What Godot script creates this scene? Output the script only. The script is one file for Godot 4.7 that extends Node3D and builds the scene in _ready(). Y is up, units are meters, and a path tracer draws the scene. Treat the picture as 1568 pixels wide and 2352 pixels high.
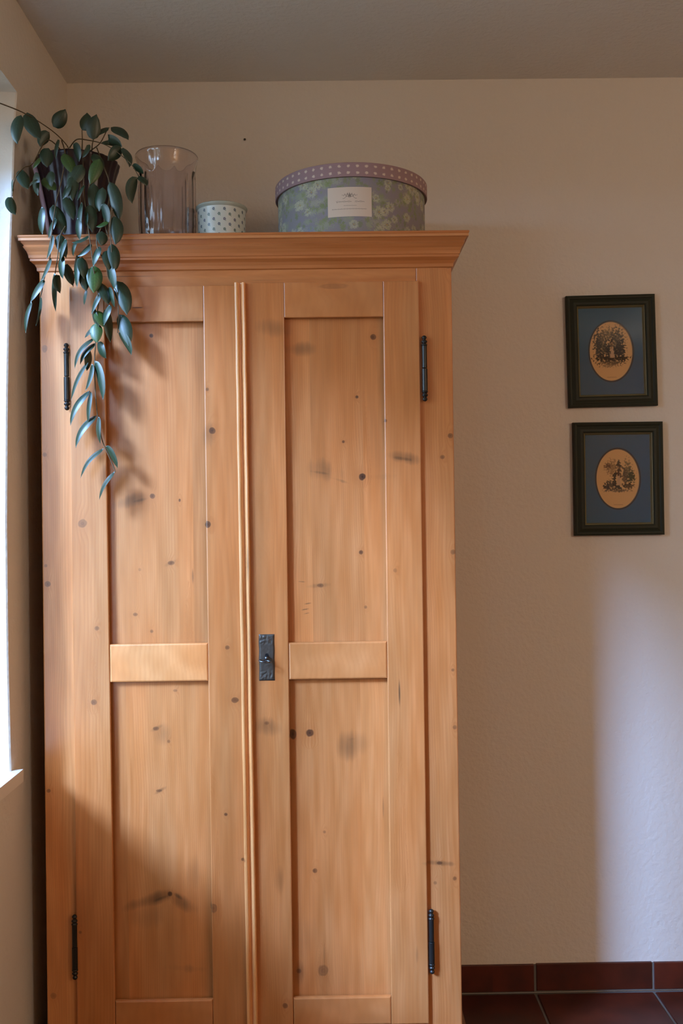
extends Node3D

const WALL_X := -0.695     # left wall plane
const BACK_Z := -2.616     # back wall plane
const CEIL := 2.44
const FACE_Z := -2.195     # wardrobe face frame
const DOOR_Z := -2.185     # door faces, proud of the frame
const TOP_Y := 1.90        # wardrobe top
const POT := Vector3(-0.5877, 1.90, -2.30)

# knots in the pine: x, y, radius, darkness, stretch
const KNOTS := [
	[0.068, 1.359, 0.0070, 0.95, 1.0],
	[0.096, 1.672, 0.0054, 0.75, 1.0],
	[0.058, 1.538, 0.0031, 0.80, 1.0],
	[0.026, 1.438, 0.0031, 0.60, 1.0],
	[0.062, 1.190, 0.0039, 0.70, 1.0],
	[-0.030, 1.117, 0.0062, 0.40, 0.6],
	[0.071, 1.067, 0.0031, 0.35, 1.0],
	[0.121, 1.482, 0.0031, 0.60, 1.0],
	[-0.058, 0.785, 0.0070, 0.75, 1.0],
	[-0.096, 0.783, 0.0062, 0.80, 1.6],
	[-0.051, 0.478, 0.0047, 0.55, 1.0],
	[-0.035, 0.256, 0.0101, 0.35, 1.0],
	[-0.089, 0.256, 0.0047, 0.45, 1.0],
	[-0.028, 0.564, 0.0031, 0.30, 1.0],
	[-0.375, 0.432, 0.0039, 0.80, 1.0],
	[-0.153, 0.813, 0.0047, 0.30, 0.7],
	[-0.120, 0.187, 0.0047, 0.50, 1.0],
	[0.266, 1.448, 0.0047, 0.60, 1.0],
	[0.248, 1.400, 0.0039, 0.50, 1.0],
	[0.268, 1.831, 0.0062, 0.50, 1.0],
	[0.269, 1.187, 0.0047, 0.40, 1.0],
	[0.267, 0.795, 0.0039, 0.40, 1.0],
	[0.262, 0.458, 0.0039, 0.40, 1.0],
	[0.264, 0.923, 0.0031, 0.40, 1.0],
	[0.228, 0.493, 0.0047, 0.50, 0.6],
	[-0.266, 1.465, 0.0062, 0.75, 1.0],
	[-0.279, 1.256, 0.0062, 0.80, 1.0],
	[-0.276, 1.557, 0.0031, 0.50, 1.0],
	[-0.239, 0.982, 0.0039, 0.50, 1.0],
	[-0.224, 0.865, 0.0062, 0.60, 0.8],
	[-0.247, 0.612, 0.0031, 0.60, 1.0],
	[-0.277, 0.405, 0.0070, 0.40, 1.3],
	[-0.213, 0.512, 0.0031, 0.50, 1.0],
	[-0.402, 1.681, 0.0039, 0.85, 1.0],
	[-0.404, 1.322, 0.0047, 0.65, 1.0],
	[-0.364, 1.172, 0.0062, 0.45, 0.6],
	[-0.445, 1.058, 0.0047, 0.40, 0.7],
	[-0.409, 1.020, 0.0031, 0.40, 1.0],
	[-0.343, 1.312, 0.0023, 0.60, 1.5],
	[-0.434, 1.158, 0.0031, 0.20, 1.0],
	[-0.557, 1.262, 0.0078, 0.40, 1.0],
	[-0.528, 1.029, 0.0039, 0.40, 1.0],
	[-0.537, 0.865, 0.0054, 0.45, 1.0],
	[-0.638, 1.128, 0.0054, 0.50, 1.0],
	[-0.642, 1.417, 0.0039, 0.35, 1.0],
	[-0.639, 1.654, 0.0054, 0.30, 1.4],
	[-0.642, 1.169, 0.0031, 0.30, 1.0],
	[-0.641, 0.668, 0.0039, 0.45, 1.0],
	[-0.402, 0.800, 0.0054, 0.40, 0.7],
	[-0.358, 0.884, 0.0039, 0.35, 0.6],
	[-0.374, 0.771, 0.0031, 0.35, 1.0],
	[-0.397, 0.662, 0.0054, 0.40, 0.5],
	[0.001, 1.824, 0.0039, 0.75, 1.0],
	[-0.312, 1.828, 0.0054, 0.40, 0.6],
	[-0.371, 1.763, 0.0039, 0.65, 1.0],
	[-0.177, 1.800, 0.0031, 0.40, 1.0],
	[0.218, 0.449, 0.0031, 0.30, 1.0],
	[-0.075, 1.755, 0.0093, 0.20, 0.6],
	[-0.636, 0.213, 0.0054, 0.30, 1.0],
	[-0.572, 0.357, 0.0031, 0.40, 1.0],
	[0.138, 1.148, 0.0039, 0.25, 1.0]]
# smoky stains and spike knots: x, y, half width, half height, strength, tilt
const STAINS := [
	[-0.014, 1.374, 0.0408, 0.0253, 0.50, 0.24],
	[-0.024, 1.369, 0.0253, 0.0049, 0.95, 0.17],
	[0.009, 1.354, 0.0292, 0.0039, 0.50, 0.31],
	[-0.057, 1.647, 0.0389, 0.0156, 0.50, 0.00],
	[-0.129, 1.692, 0.0437, 0.0214, 0.50, 0.09],
	[-0.450, 1.312, 0.0467, 0.0136, 0.50, -0.28],
	[-0.432, 1.313, 0.0233, 0.0049, 0.80, -0.24],
	[0.033, 0.757, 0.0428, 0.0330, 0.55, 0.00],
	[0.034, 0.769, 0.0214, 0.0068, 0.60, -0.14],
	[-0.155, 0.805, 0.0350, 0.0194, 0.42, 0.17],
	[-0.426, 0.417, 0.0544, 0.0136, 0.65, -0.30],
	[-0.400, 0.421, 0.0292, 0.0049, 0.75, -0.35],
	[-0.339, 0.408, 0.0330, 0.0156, 0.60, 0.56],
	[-0.354, 0.424, 0.0156, 0.0049, 0.80, 0.61],
	[-0.432, 0.383, 0.0389, 0.0253, 0.25, 0.00],
	[0.163, 1.399, 0.0389, 0.0126, 0.50, 0.21],
	[0.159, 1.397, 0.0253, 0.0058, 0.95, 0.17],
	[-0.402, 0.800, 0.0156, 0.0049, 0.50, -0.44],
	[-0.394, 0.662, 0.0146, 0.0039, 0.45, -0.52],
	[-0.364, 1.172, 0.0156, 0.0049, 0.40, -0.44],
	[-0.388, 0.788, 0.0253, 0.0214, 0.20, 0.00],
	[-0.273, 1.455, 0.0194, 0.0253, 0.35, 0.00],
	[-0.324, 0.478, 0.0194, 0.0389, 0.20, 0.00],
	[0.226, 0.493, 0.0330, 0.0058, 0.55, 0.09],
	[-0.316, 1.140, 0.0029, 0.0194, 0.85, 0.00],
	[-0.295, 1.650, 0.0136, 0.1069, 0.20, 0.00],
	[-0.164, 0.930, 0.0175, 0.0292, 0.20, 0.00],
	[-0.033, 1.117, 0.0233, 0.0058, 0.50, -0.09],
	[-0.131, 0.465, 0.0156, 0.0292, 0.25, 0.00],
	[0.104, 1.358, 0.0389, 0.0097, 0.20, 0.00],
	[-0.576, 0.414, 0.0292, 0.0583, 0.20, 0.00],
	[-0.065, 1.064, 0.0087, 0.0016, 0.90, -0.17],
	[-0.059, 1.077, 0.0078, 0.0014, 0.80, -0.14],
	[-0.072, 1.126, 0.0087, 0.0013, 0.60, 0.09],
	[-0.062, 1.055, 0.0068, 0.0013, 0.70, -0.21],
	[0.144, 0.876, 0.0019, 0.0253, 0.80, 0.00],
	[0.104, 0.616, 0.0019, 0.0253, 0.45, 0.00],
	[-0.192, 1.163, 0.0024, 0.0389, 0.50, 0.00],
	[-0.192, 0.988, 0.0024, 0.0583, 0.40, 0.00],
	[-0.341, 0.266, 0.0428, 0.0097, 0.35, 0.09],
	[-0.074, 0.338, 0.0292, 0.0486, 0.15, 0.00],
	[-0.032, 0.289, 0.0029, 0.0292, 0.30, 0.00],
	[0.096, 1.450, 0.0233, 0.1944, 0.12, 0.00],
	[-0.447, 1.555, 0.0389, 0.0583, 0.10, 0.00],
	[-0.089, 0.252, 0.0136, 0.0272, 0.35, 0.00],
	[0.175, 0.295, 0.0029, 0.0214, 0.40, 0.00]]

# long pointed figure in the grain: x, top, bottom, half width
const FIGURES := [
	[-0.2740, 0.733, 0.361, 0.0126],
	[0.0707, 1.573, 1.334, 0.0146],
	[-0.0573, 0.899, 0.749, 0.0165],
	[-0.0345, 0.328, 0.239, 0.0136],
	[-0.3266, 1.135, 1.000, 0.0078],
	[-0.5365, 0.974, 0.838, 0.0117],
	[-0.1714, 0.436, 0.205, 0.0097],
	[0.1424, 0.770, 0.431, 0.0136]]

var nz := FastNoiseLite.new()
var M := {}

# ------------------------------------------------------------------ helpers

func st_new() -> SurfaceTool:
	var s := SurfaceTool.new()
	s.begin(Mesh.PRIMITIVE_TRIANGLES)
	return s

# corners counter-clockwise as seen from outside; with normals and uvs
func quad(s: SurfaceTool, a: Vector3, b: Vector3, c: Vector3, d: Vector3, uv := [], n := Vector3.ZERO):
	if n == Vector3.ZERO:
		n = (c - a).cross(d - b).normalized()
	var p := [a, b, c, d]
	for i in [0, 2, 1, 0, 3, 2]:
		s.set_normal(n)
		s.set_uv(uv[i] if uv.size() else Vector2.ZERO)
		s.add_vertex(p[i])

func put(called: String, s, m: Material, parent: Node = self) -> MeshInstance3D:
	var o := MeshInstance3D.new()
	o.name = called
	o.mesh = s.commit() if s is SurfaceTool else s
	o.material_override = null
	if o.mesh.get_surface_count():
		o.mesh.surface_set_material(0, m)
	o.cast_shadow = GeometryInstance3D.SHADOW_CASTING_SETTING_ON
	parent.add_child(o, true)
	return o

func thing(called: String, label: String, category: String, at := Vector3.ZERO, group := "") -> Node3D:
	var o := Node3D.new()
	o.name = called
	o.position = at
	add_child(o, true)
	tag(o, label, category, group)
	return o

func tag(o: Node, label: String, category: String, group := ""):
	o.set_meta("label", label)
	o.set_meta("category", category)
	if group:
		o.set_meta("group", group)

func branch(called: String, parent: Node, at := Vector3.ZERO) -> Node3D:
	var o := Node3D.new()
	o.name = called
	o.position = at
	parent.add_child(o, true)
	return o

func structure(o: Node, label: String, category: String) -> Node:
	o.set_meta("kind", "structure")
	tag(o, label, category)
	return o

func mat(c: Color, rough := 0.8, metal := 0.0, spec := 0.5) -> StandardMaterial3D:
	var m := StandardMaterial3D.new()
	m.albedo_color = c
	m.roughness = rough
	m.metallic = metal
	m.metallic_specular = spec
	return m

# a box between two corners with its front and side edges chamfered by ch
func box(s: SurfaceTool, lo: Vector3, hi: Vector3, ch := 0.0):
	var q := func(z: float, i: float) -> Array:
		return [Vector3(lo.x + i, lo.y + i, z), Vector3(hi.x - i, lo.y + i, z), Vector3(hi.x - i, hi.y - i, z), Vector3(lo.x + i, hi.y - i, z)]
	var rings := [q.call(lo.z, 0.0), q.call(hi.z - ch, 0.0), q.call(hi.z, ch)] if ch > 0.0 else [q.call(lo.z, 0.0), q.call(hi.z, 0.0)]
	for k in rings.size() - 1:
		for i in 4:
			var j := (i + 1) % 4
			quad(s, rings[k][i], rings[k][j], rings[k + 1][j], rings[k + 1][i])
	var f = rings[-1]
	quad(s, f[0], f[1], f[2], f[3])
	var r = rings[0]
	quad(s, r[3], r[2], r[1], r[0])

# lathe round the y axis: profile of (radius, height) going up the outside; smooth
func lathe(s: SurfaceTool, prof: Array, seg := 48, at := Vector3.ZERO, shape = null, u_times := 1.0):
	var n := prof.size()
	var pts := []
	var total := 0.0
	var vs := [0.0]
	for i in range(1, n):
		total += prof[i].distance_to(prof[i - 1])
		vs.append(total)
	for i in n:
		var row := []
		for k in seg + 1:
			var a := TAU * k / seg
			var r: float = prof[i].x
			if shape != null:
				r = shape.call(a, i, r)
			row.append(at + Vector3(sin(a) * r, prof[i].y, cos(a) * r))
		pts.append(row)
	var nor := []
	for i in n:
		var row := []
		for k in seg + 1:
			var k0 := (k - 1 + seg) % seg
			var k1 := (k + 1) % seg
			var i0 := maxi(i - 1, 0)
			var i1 := mini(i + 1, n - 1)
			var v: Vector3 = (pts[i][k1] - pts[i][k0]).cross(pts[i1][k] - pts[i0][k])
			if v.length() < 1e-12:
				v = Vector3.UP * signf(prof[i1].y - prof[i0].y + 1e-9)
			row.append(v.normalized())
		nor.append(row)
	for i in n - 1:
		for k in seg:
			var ids := [[i, k], [i, k + 1], [i + 1, k + 1], [i + 1, k]]
			for t in [0, 2, 1, 0, 3, 2]:
				var id = ids[t]
				s.set_normal(nor[id[0]][id[1]])
				s.set_uv(Vector2(float(id[1]) / seg * u_times, 1.0 - vs[id[0]] / maxf(total, 1e-6)))
				s.add_vertex(pts[id[0]][id[1]])

func tube(s: SurfaceTool, path: Array, r0: float, r1: float, seg := 7):
	var n := path.size()
	var rings := []
	for i in n:
		var d: Vector3 = (path[mini(i + 1, n - 1)] - path[maxi(i - 1, 0)]).normalized()
		var x := d.cross(Vector3(0.31, 0.2, 0.93)).normalized()
		var y := d.cross(x)
		var row := []
		for k in seg:
			var a := TAU * k / seg
			var o := x * cos(a) + y * sin(a)
			row.append([path[i] + o * lerpf(r0, r1, float(i) / (n - 1)), o])
		rings.append(row)
	for i in n - 1:
		for k in seg:
			var j := (k + 1) % seg
			var q := [rings[i][k], rings[i][j], rings[i + 1][j], rings[i + 1][k]]
			for t in [0, 2, 1, 0, 3, 2]:
				s.set_normal(q[t][1])
				s.set_uv(Vector2(float(k) / seg, float(i) / n))
				s.add_vertex(q[t][0])

func smooth_path(pts: Array, per := 6) -> Array:
	var out := []
	var n := pts.size()
	for i in n - 1:
		var p0: Vector3 = pts[maxi(i - 1, 0)]
		var p1: Vector3 = pts[i]
		var p2: Vector3 = pts[i + 1]
		var p3: Vector3 = pts[mini(i + 2, n - 1)]
		for k in per:
			out.append(p1.cubic_interpolate(p2, p0, p3, float(k) / per))
	out.append(pts[-1])
	return out

# ------------------------------------------------------------------ pine

# texture of one pine board; grain runs along its length; origin and size in metres on the wardrobe front
func pine(x0: float, y0: float, w: float, h: float, sd: int, across := false, tone := 1.0, red := 0.0) -> StandardMaterial3D:
	var ppm := 1050.0
	var gw := h if across else w      # across the grain
	var gl := w if across else h      # along the grain
	var W := clampi(int(gw * ppm), 12, 640)
	var H := clampi(int(gl * ppm), 24, 1800)
	var rng := RandomNumberGenerator.new()
	rng.seed = sd * 7919 + 11
	var xc := gw * rng.randf_range(-0.35, 1.35)
	var hh := rng.randf_range(0.012, 0.05)
	var slope := rng.randf_range(-0.02, 0.02)
	var dens := rng.randf_range(170.0, 300.0)
	var contrast := rng.randf_range(0.22, 0.48)
	if across:
		xc = -gw * rng.randf_range(0.4, 1.2)
		contrast *= 0.6
	var off := sd * 37.7
	var local := []
	for k in KNOTS:
		var a: float = (k[0] - x0)
		var b: float = (y0 + h - k[1])
		if across:
			var t := a
			a = b
			b = t
		if a > -0.03 and a < gw + 0.03 and b > -0.06 and b < gl + 0.06:
			local.append([a, b, k[2], k[3], k[4]])
	var marks := []
	for k in STAINS:
		var a: float = (k[0] - x0)
		var b: float = (y0 + h - k[1])
		var ra: float = k[2]
		var rb: float = k[3]
		if across:
			var t := a
			a = b
			b = t
			ra = k[3]
			rb = k[2]
		if a > -ra * 1.5 and a < gw + ra * 1.5 and b > -rb * 1.5 and b < gl + rb * 1.5:
			marks.append([a, b, ra, rb, k[4], cos(k[5]), sin(k[5]) * (-1.0 if across else 1.0)])
	var figs := []
	if not across:
		for k in FIGURES:
			if k[0] > x0 and k[0] < x0 + w and k[1] > y0 and k[2] < y0 + h:
				figs.append([k[0] - x0, y0 + h - k[1], y0 + h - k[2], k[3]])
	var data := PackedByteArray()
	data.resize(W * H * 3)
	var at := 0
	var streak := PackedFloat32Array()
	streak.resize(W)
	for py in H:
		var y := (py + 0.5) * gl / H
		var kn := []
		for k in local:
			if absf(y - k[1]) < k[2] * 9.0:
				kn.append(k)
		var ms := []
		for k in marks:
			if absf(y - k[1]) < maxf(k[3], k[2] * absf(k[6])) * 1.7 + 0.004:
				ms.append(k)
		var wob := 0.006 * nz.get_noise_2d(y * 260.0, off)
		var hy := hh + slope * (y - gl * 0.5)
		hy = maxf(0.004, absf(hy))
		for px in W:
			var x := (px + 0.5) * gw / W
			var wide := nz.get_noise_2d(x * 900.0 + off, y * 110.0)
			var a := x - xc + wob + 0.006 * wide
			var ring := sqrt(a * a + hy * hy) * dens
			var dark := 0.0
			var kr := 0.0
			var fibre := nz.get_noise_2d(x * 5200.0 + off, y * 3600.0)
			for k in kn:
				var dx: float = x - k[0]
				var dy: float = (y - k[1]) / (k[4] if not across else 1.0 / k[4])
				var r: float = k[2]
				var q := (dx * dx + dy * dy * 0.2) / (r * r * 10.0)
				if q < 1.0:
					ring += 1.5 * (1.0 - q) * (1.0 - q) * signf(a)
				var dd := sqrt(dx * dx + dy * dy) / r
				dd += 0.16 * wide + 0.22 * fibre
				if dd < 1.5:
					var kk: float = clampf((1.35 - dd) / 0.45, 0.0, 1.0) * k[3]
					kk *= 0.86 + 0.14 * sin(dd * 7.0) + 0.2 * fibre
					dark = maxf(dark, kk)
				elif dd < 4.0:
					kr = maxf(kr, (4.0 - dd) / 2.5 * 0.22 * k[3])
			var f := ring - floorf(ring)
			var late := smoothstep(0.3, 0.86, f) * (1.0 - smoothstep(0.88, 1.0, f))
			late *= contrast * (0.55 + 0.6 * absf(nz.get_noise_2d(x * 2500.0, y * 40.0 + off)))
			var fib := nz.get_noise_2d(x * 14000.0 + off, y * 500.0)
			var stain := 0.0
			for k in ms:
				var ex: float = x - k[0]
				var ey: float = y - k[1]
				var e := pow((ex * k[5] + ey * k[6]) / k[2], 2.0) + pow((ey * k[5] - ex * k[6]) / k[3], 2.0)
				e += 0.5 * wide + 0.3 * fib + 0.75 * nz.get_noise_2d(x * 2600.0 + off, y * (420.0 if not across else 900.0))
				if e < 1.2:
					stain = maxf(stain, pow((1.2 - e) / 1.2, 1.35) * k[4])
			var blotch := nz.get_noise_2d(x * 3500.0 + off * 3.0, y * 420.0)
			for k in figs:
				var t: float = (y - k[1]) / (k[2] - k[1])
				if t > 0.0 and t < 1.0:
					var hw: float = k[3] * (0.18 + 0.82 * t) * (1.0 if t < 0.88 else sqrt(maxf(0.0, 1.0 - pow((t - 0.88) / 0.12, 2.0)))) + 0.0003
					var d := absf(x - k[0] + 0.0012 * nz.get_noise_2d(y * 1500.0, off)) / hw
					if d < 1.25:
						var fr := d * 2.0 + 0.5
						fr = absf(fr - floorf(fr) - 0.5) * 2.0
						late = maxf(late, 0.62 * smoothstep(0.45, 1.0, fr) * smoothstep(0.0, 0.1, t))
			var base := 1.0 + 0.05 * wide + 0.03 * fib + 0.055 * blotch
			var r := 0.750 * base
			var g := (0.479 - 0.025 * wide - red + 0.018 * blotch) * base
			var b := (0.268 - 0.03 * wide + 0.03 * blotch - red * 1.2) * base
			r = lerpf(r, 0.64, late * 0.75)
			g = lerpf(g, 0.355, late * 0.75)
			b = lerpf(b, 0.15, late * 0.75)
			r = lerpf(r, 0.62, kr)
			g = lerpf(g, 0.35, kr)
			b = lerpf(b, 0.17, kr)
			stain *= 0.72
			r = lerpf(r, 0.40, stain)
			g = lerpf(g, 0.265, stain)
			b = lerpf(b, 0.16, stain)
			r = lerpf(r, 0.20, dark)
			g = lerpf(g, 0.105, dark)
			b = lerpf(b, 0.07, dark)
			data[at] = clampi(int(r * tone * 255.0), 0, 255)
			data[at + 1] = clampi(int(g * tone * 255.0), 0, 255)
			data[at + 2] = clampi(int(b * tone * 255.0), 0, 255)
			at += 3
	var m := mat(Color.WHITE, 0.31, 0.0, 0.66)
	m.albedo_texture = ImageTexture.create_from_image(Image.create_from_data(W, H, false, Image.FORMAT_RGB8, data))
	m.texture_repeat = false
	return m

# a chamfered board whose front lies at zf; the bottom end may lean sideways
func plank(called: String, parent: Node, x0: float, x1: float, y0: float, y1: float, zb: float, zf: float, ch: float, m: Material, across := false, lean0 := 0.0, lean1 := 0.0) -> MeshInstance3D:
	var s := st_new()
	var P := func(fx: float, fy: float, z: float, i: float) -> Vector3:
		var low := 1.0 - fy
		var xa := lerpf(x0 + lean0 * low + i, x1 + lean1 * low - i, fx)
		return Vector3(xa, lerpf(y0 + i, y1 - i, fy), z)
	var uvof := func(p: Vector3) -> Vector2:
		var u := clampf((p.x - x0) / (x1 - x0), 0.002, 0.998)
		var v := clampf((y1 - p.y) / (y1 - y0), 0.002, 0.998)
		return Vector2(v, u) if across else Vector2(u, v)
	var rings := []
	for zi in [[zb, 0.0], [zf - ch, 0.0], [zf - ch * 0.3, ch * 0.3], [zf, ch]]:
		rings.append([P.call(0.0, 0.0, zi[0], zi[1]), P.call(1.0, 0.0, zi[0], zi[1]), P.call(1.0, 1.0, zi[0], zi[1]), P.call(0.0, 1.0, zi[0], zi[1])])
	for k in rings.size() - 1:
		for i in 4:
			var j := (i + 1) % 4
			var q := [rings[k][i], rings[k][j], rings[k + 1][j], rings[k + 1][i]]
			quad(s, q[0], q[1], q[2], q[3], q.map(uvof))
	var f = rings[-1]
	quad(s, f[0], f[1], f[2], f[3], f.map(uvof))
	var b := [rings[0][3], rings[0][2], rings[0][1], rings[0][0]]
	quad(s, b[0], b[1], b[2], b[3], b.map(uvof))
	return put(called, s, m, parent)

# ------------------------------------------------------------------ setting

func plaster(c: Color, scale: float, depth: float) -> StandardMaterial3D:
	var m := mat(c, 0.92, 0.0, 0.2)
	m.uv1_triplanar = true
	m.uv1_world_triplanar = true
	m.uv1_scale = Vector3.ONE * scale
	m.normal_enabled = true
	m.normal_scale = depth
	m.normal_texture = M.plaster_normal
	return m

func build_plaster_map():
	var n := FastNoiseLite.new()
	n.seed = 5
	n.noise_type = FastNoiseLite.TYPE_SIMPLEX_SMOOTH
	n.frequency = 0.03
	n.fractal_octaves = 4
	n.fractal_gain = 0.55
	var t := NoiseTexture2D.new()
	t.width = 512
	t.height = 512
	t.seamless = true
	t.noise = n
	t.as_normal_map = true
	t.bump_strength = 5.0
	M.plaster_normal = t

func slab(called: String, lo: Vector3, hi: Vector3, m: Material, label: String, category: String) -> MeshInstance3D:
	var s := st_new()
	box(s, lo, hi)
	var o := put(called, s, m)
	structure(o, label, category)
	return o

func build_room():
	var wall := plaster(Color(0.86, 0.83, 0.785), 3.2, 0.32)
	var ochre := plaster(Color(0.85, 0.68, 0.48), 3.2, 0.32)  # ochre added to warm the bounce light; walls out of view
	slab("wall_back", Vector3(-1.1, -0.1, BACK_Z - 0.25), Vector3(3.1, CEIL + 0.1, BACK_Z), wall, "cream rough plaster wall behind the pine wardrobe and the two framed prints", "wall")
	slab("wall_right", Vector3(2.8, -0.1, BACK_Z), Vector3(3.1, CEIL + 0.1, 2.3), ochre, "plain plaster wall on the right side of the room", "wall")
	slab("wall_rear", Vector3(-0.915, -0.1, 2.0), Vector3(2.8, CEIL + 0.1, 2.3), ochre, "plain plaster wall at the camera end of the room", "wall")
	slab("ceiling", Vector3(-1.1, CEIL, BACK_Z - 0.1), Vector3(3.1, CEIL + 0.15, 2.3), plaster(Color(0.89, 0.87, 0.84), 3.2, 0.45), "off-white rough plastered ceiling above the wardrobe", "ceiling")
	# left wall with its window opening; the far edge of the opening is uneven old plaster
	var s := st_new()
	var x := WALL_X
	var xo := -0.915
	var zn := NEAR_Z
	var y0 := 0.734
	var y1 := 2.232
	var edge := [Vector2(y0, -2.105), Vector2(0.985, -2.094), Vector2(1.267, -2.094), Vector2(1.55, -2.109), Vector2(1.75, -2.126), Vector2(1.893, -2.143), Vector2(2.06, -2.166), Vector2(2.17, -2.180), Vector2(2.21, -2.190), Vector2(y1, -2.196)]
	# pier, then an unseen second window opening added for fill light
	box(s, Vector3(xo, -0.1, zn), Vector3(x, CEIL, 0.7))
	box(s, Vector3(xo, -0.1, 0.7), Vector3(x, y0, 1.6))
	box(s, Vector3(xo, y1, 0.7), Vector3(x, CEIL, 1.6))
	box(s, Vector3(xo, -0.1, 1.6), Vector3(x, CEIL, 2.0))
	box(s, Vector3(xo, -0.1, BACK_Z), Vector3(x, y0, zn))
	box(s, Vector3(xo, y1, BACK_Z), Vector3(x, CEIL, zn))
	for i in edge.size() - 1:
		var a: Vector2 = edge[i]
		var b: Vector2 = edge[i + 1]
		var A := Vector3(x, a.x, a.y)
		var B := Vector3(x, b.x, b.y)
		var lat := Vector3(-0.003, 0, 0.0)
		var k := Vector3(0, 0, 0.003)
		# rounded arris, room face, reveal face
		quad(s, A + lat, A - k, B - k, B + lat, [], Vector3(0.6, 0, 0.8))
		quad(s, A - k, Vector3(x, a.x, BACK_Z), Vector3(x, b.x, BACK_Z), B - k, [], Vector3(1, 0, 0))
		quad(s, Vector3(xo, a.x, a.y + 0.02), A + lat, B + lat, Vector3(xo, b.x, b.y + 0.02), [], Vector3(0, 0, 1))
		quad(s, Vector3(xo, a.x, BACK_Z), Vector3(xo, a.x, a.y + 0.02), Vector3(xo, b.x, b.y + 0.02), Vector3(xo, b.x, BACK_Z), [], Vector3(-1, 0, 0))
	var lw := put("wall_left", s, wall)
	structure(lw, "plaster window wall left of the wardrobe with a deep bright window reveal", "wall")
	# windows: frame, mullion and panes deep in the two openings
	var wf := mat(Color(0.9, 0.9, 0.88), 0.4)
	var glass := mat(Color(1, 1, 1, 0.03), 0.02)
	glass.transparency = BaseMaterial3D.TRANSPARENCY_ALPHA
	for k in 2:
		var zf: float = [-2.10, 0.7][k]
		var ze: float = [zn, 1.6][k]
		var w := Node3D.new()
		w.name = "window_%d" % (k + 1)
		w.position = Vector3(-0.86, 0, 0)
		add_child(w, true)
		structure(w, ["white casement window in the left wall beside the wardrobe", "second white casement window added unseen behind the camera for fill light"][k], "window")
		var mid := (zf + ze) * 0.5
		for b in [["frame_rail", zf, ze, y0, y0 + 0.05], ["frame_rail", zf, ze, y1 - 0.05, y1], ["frame_stile", zf - (0.08 if k == 0 else 0.0), zf + 0.05, y0, y1], ["frame_stile", ze - 0.05, ze, y0, y1], ["mullion", mid - 0.035, mid + 0.035, y0 + 0.05, y1 - 0.05]]:
			s = st_new()
			box(s, Vector3(-0.035, b[3], b[1]), Vector3(0.035, b[4], b[2]))
			put(b[0], s, wf, w)
		for b in [[zf + 0.05, mid - 0.035], [mid + 0.035, ze - 0.05]]:
			s = st_new()
			quad(s, Vector3(0, y0 + 0.05, b[1]), Vector3(0, y0 + 0.05, b[0]), Vector3(0, y1 - 0.05, b[0]), Vector3(0, y1 - 0.05, b[1]))
			put("pane", s, glass, w)
	# sill board
	s = st_new()
	box(s, Vector3(-0.84, 0.708, -2.123), Vector3(-0.674, 0.7345, zn + 0.02), 0.0)
	var sill := put("window_sill", s, mat(Color(0.86, 0.83, 0.785), 0.5))
	structure(sill, "pale window sill board jutting from the left wall", "window sill")

func tile_mesh(w: float, h: float, t: float, b: float) -> ArrayMesh:
	var s := st_new()
	box(s, Vector3(-w / 2, -h / 2, -t), Vector3(w / 2, h / 2, 0), b)
	return s.commit()

func build_floor():
	var grout := mat(Color(0.42, 0.40, 0.38), 0.9)
	var s := st_new()
	box(s, Vector3(-1.1, -0.25, BACK_Z - 0.1), Vector3(3.1, -0.004, 2.3))
	var floor_o := put("floor", s, grout)
	structure(floor_o, "dark red terracotta tiled floor with grey joints", "floor")
	var tones := []
	var n := FastNoiseLite.new()
	n.seed = 9
	n.frequency = 0.02
	n.fractal_octaves = 4
	for i in 4:
		var tx := NoiseTexture2D.new()
		tx.width = 256
		tx.height = 256
		tx.noise = n
		var g := Gradient.new()
		var k := 0.9 + 0.06 * i
		g.colors = PackedColorArray([Color(0.23 * k, 0.085 * k, 0.05 * k), Color(0.35 * k, 0.135 * k, 0.078 * k)])
		tx.color_ramp = g
		var m := mat(Color.WHITE, 0.34 + 0.03 * i, 0.0, 0.5)
		m.albedo_texture = tx
		m.uv1_triplanar = true
		m.uv1_scale = Vector3.ONE * 1.6
		m.uv1_offset = Vector3(0.31 * i, 0.17 * i, 0.23 * i)
		tones.append(m)
	var tile := tile_mesh(0.307, 0.307, 0.01, 0.002)
	var pitch := 0.314
	var rng := RandomNumberGenerator.new()
	rng.seed = 21
	var rest := st_new()
	for iz in 14:
		for ix in range(-5, 10):
			var at := Vector3(0.5213 + pitch * (ix + 0.5), 0.0, BACK_Z + 0.0105 + pitch * (iz + 0.5))
			var turn := Basis(Vector3.RIGHT, -PI / 2)
			at.y += rng.randf_range(-0.0006, 0.0003)
			if iz < 3 and ix >= -1 and ix < 4:
				var o := put("tile", tile.duplicate(), tones[rng.randi() % 4], floor_o)
				o.transform = Transform3D(turn, at)
			else:
				rest.append_from(tile, 0, Transform3D(turn, at))
	var r := put("tiles", rest, tones[1], floor_o)
	r.set_meta("kind", "stuff")
	# skirting tiles along the back wall
	s = st_new()
	box(s, Vector3(WALL_X, 0, BACK_Z - 0.005), Vector3(2.8, 0.072, BACK_Z + 0.0055))
	var base := put("baseboard_back", s, grout)
	structure(base, "dark terracotta skirting tiles along the foot of the back wall", "baseboard")
	var bt := tile_mesh(0.3075, 0.0705, 0.008, 0.0015)
	for ix in range(-3, 7):
		var o := put("tile", bt.duplicate(), tones[rng.randi() % 4], base)
		o.position = Vector3(0.5213 + pitch * (ix + 0.5), 0.0388 + rng.randf_range(-0.0008, 0.0008), BACK_Z + 0.0085)

# ------------------------------------------------------------------ wardrobe

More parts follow.
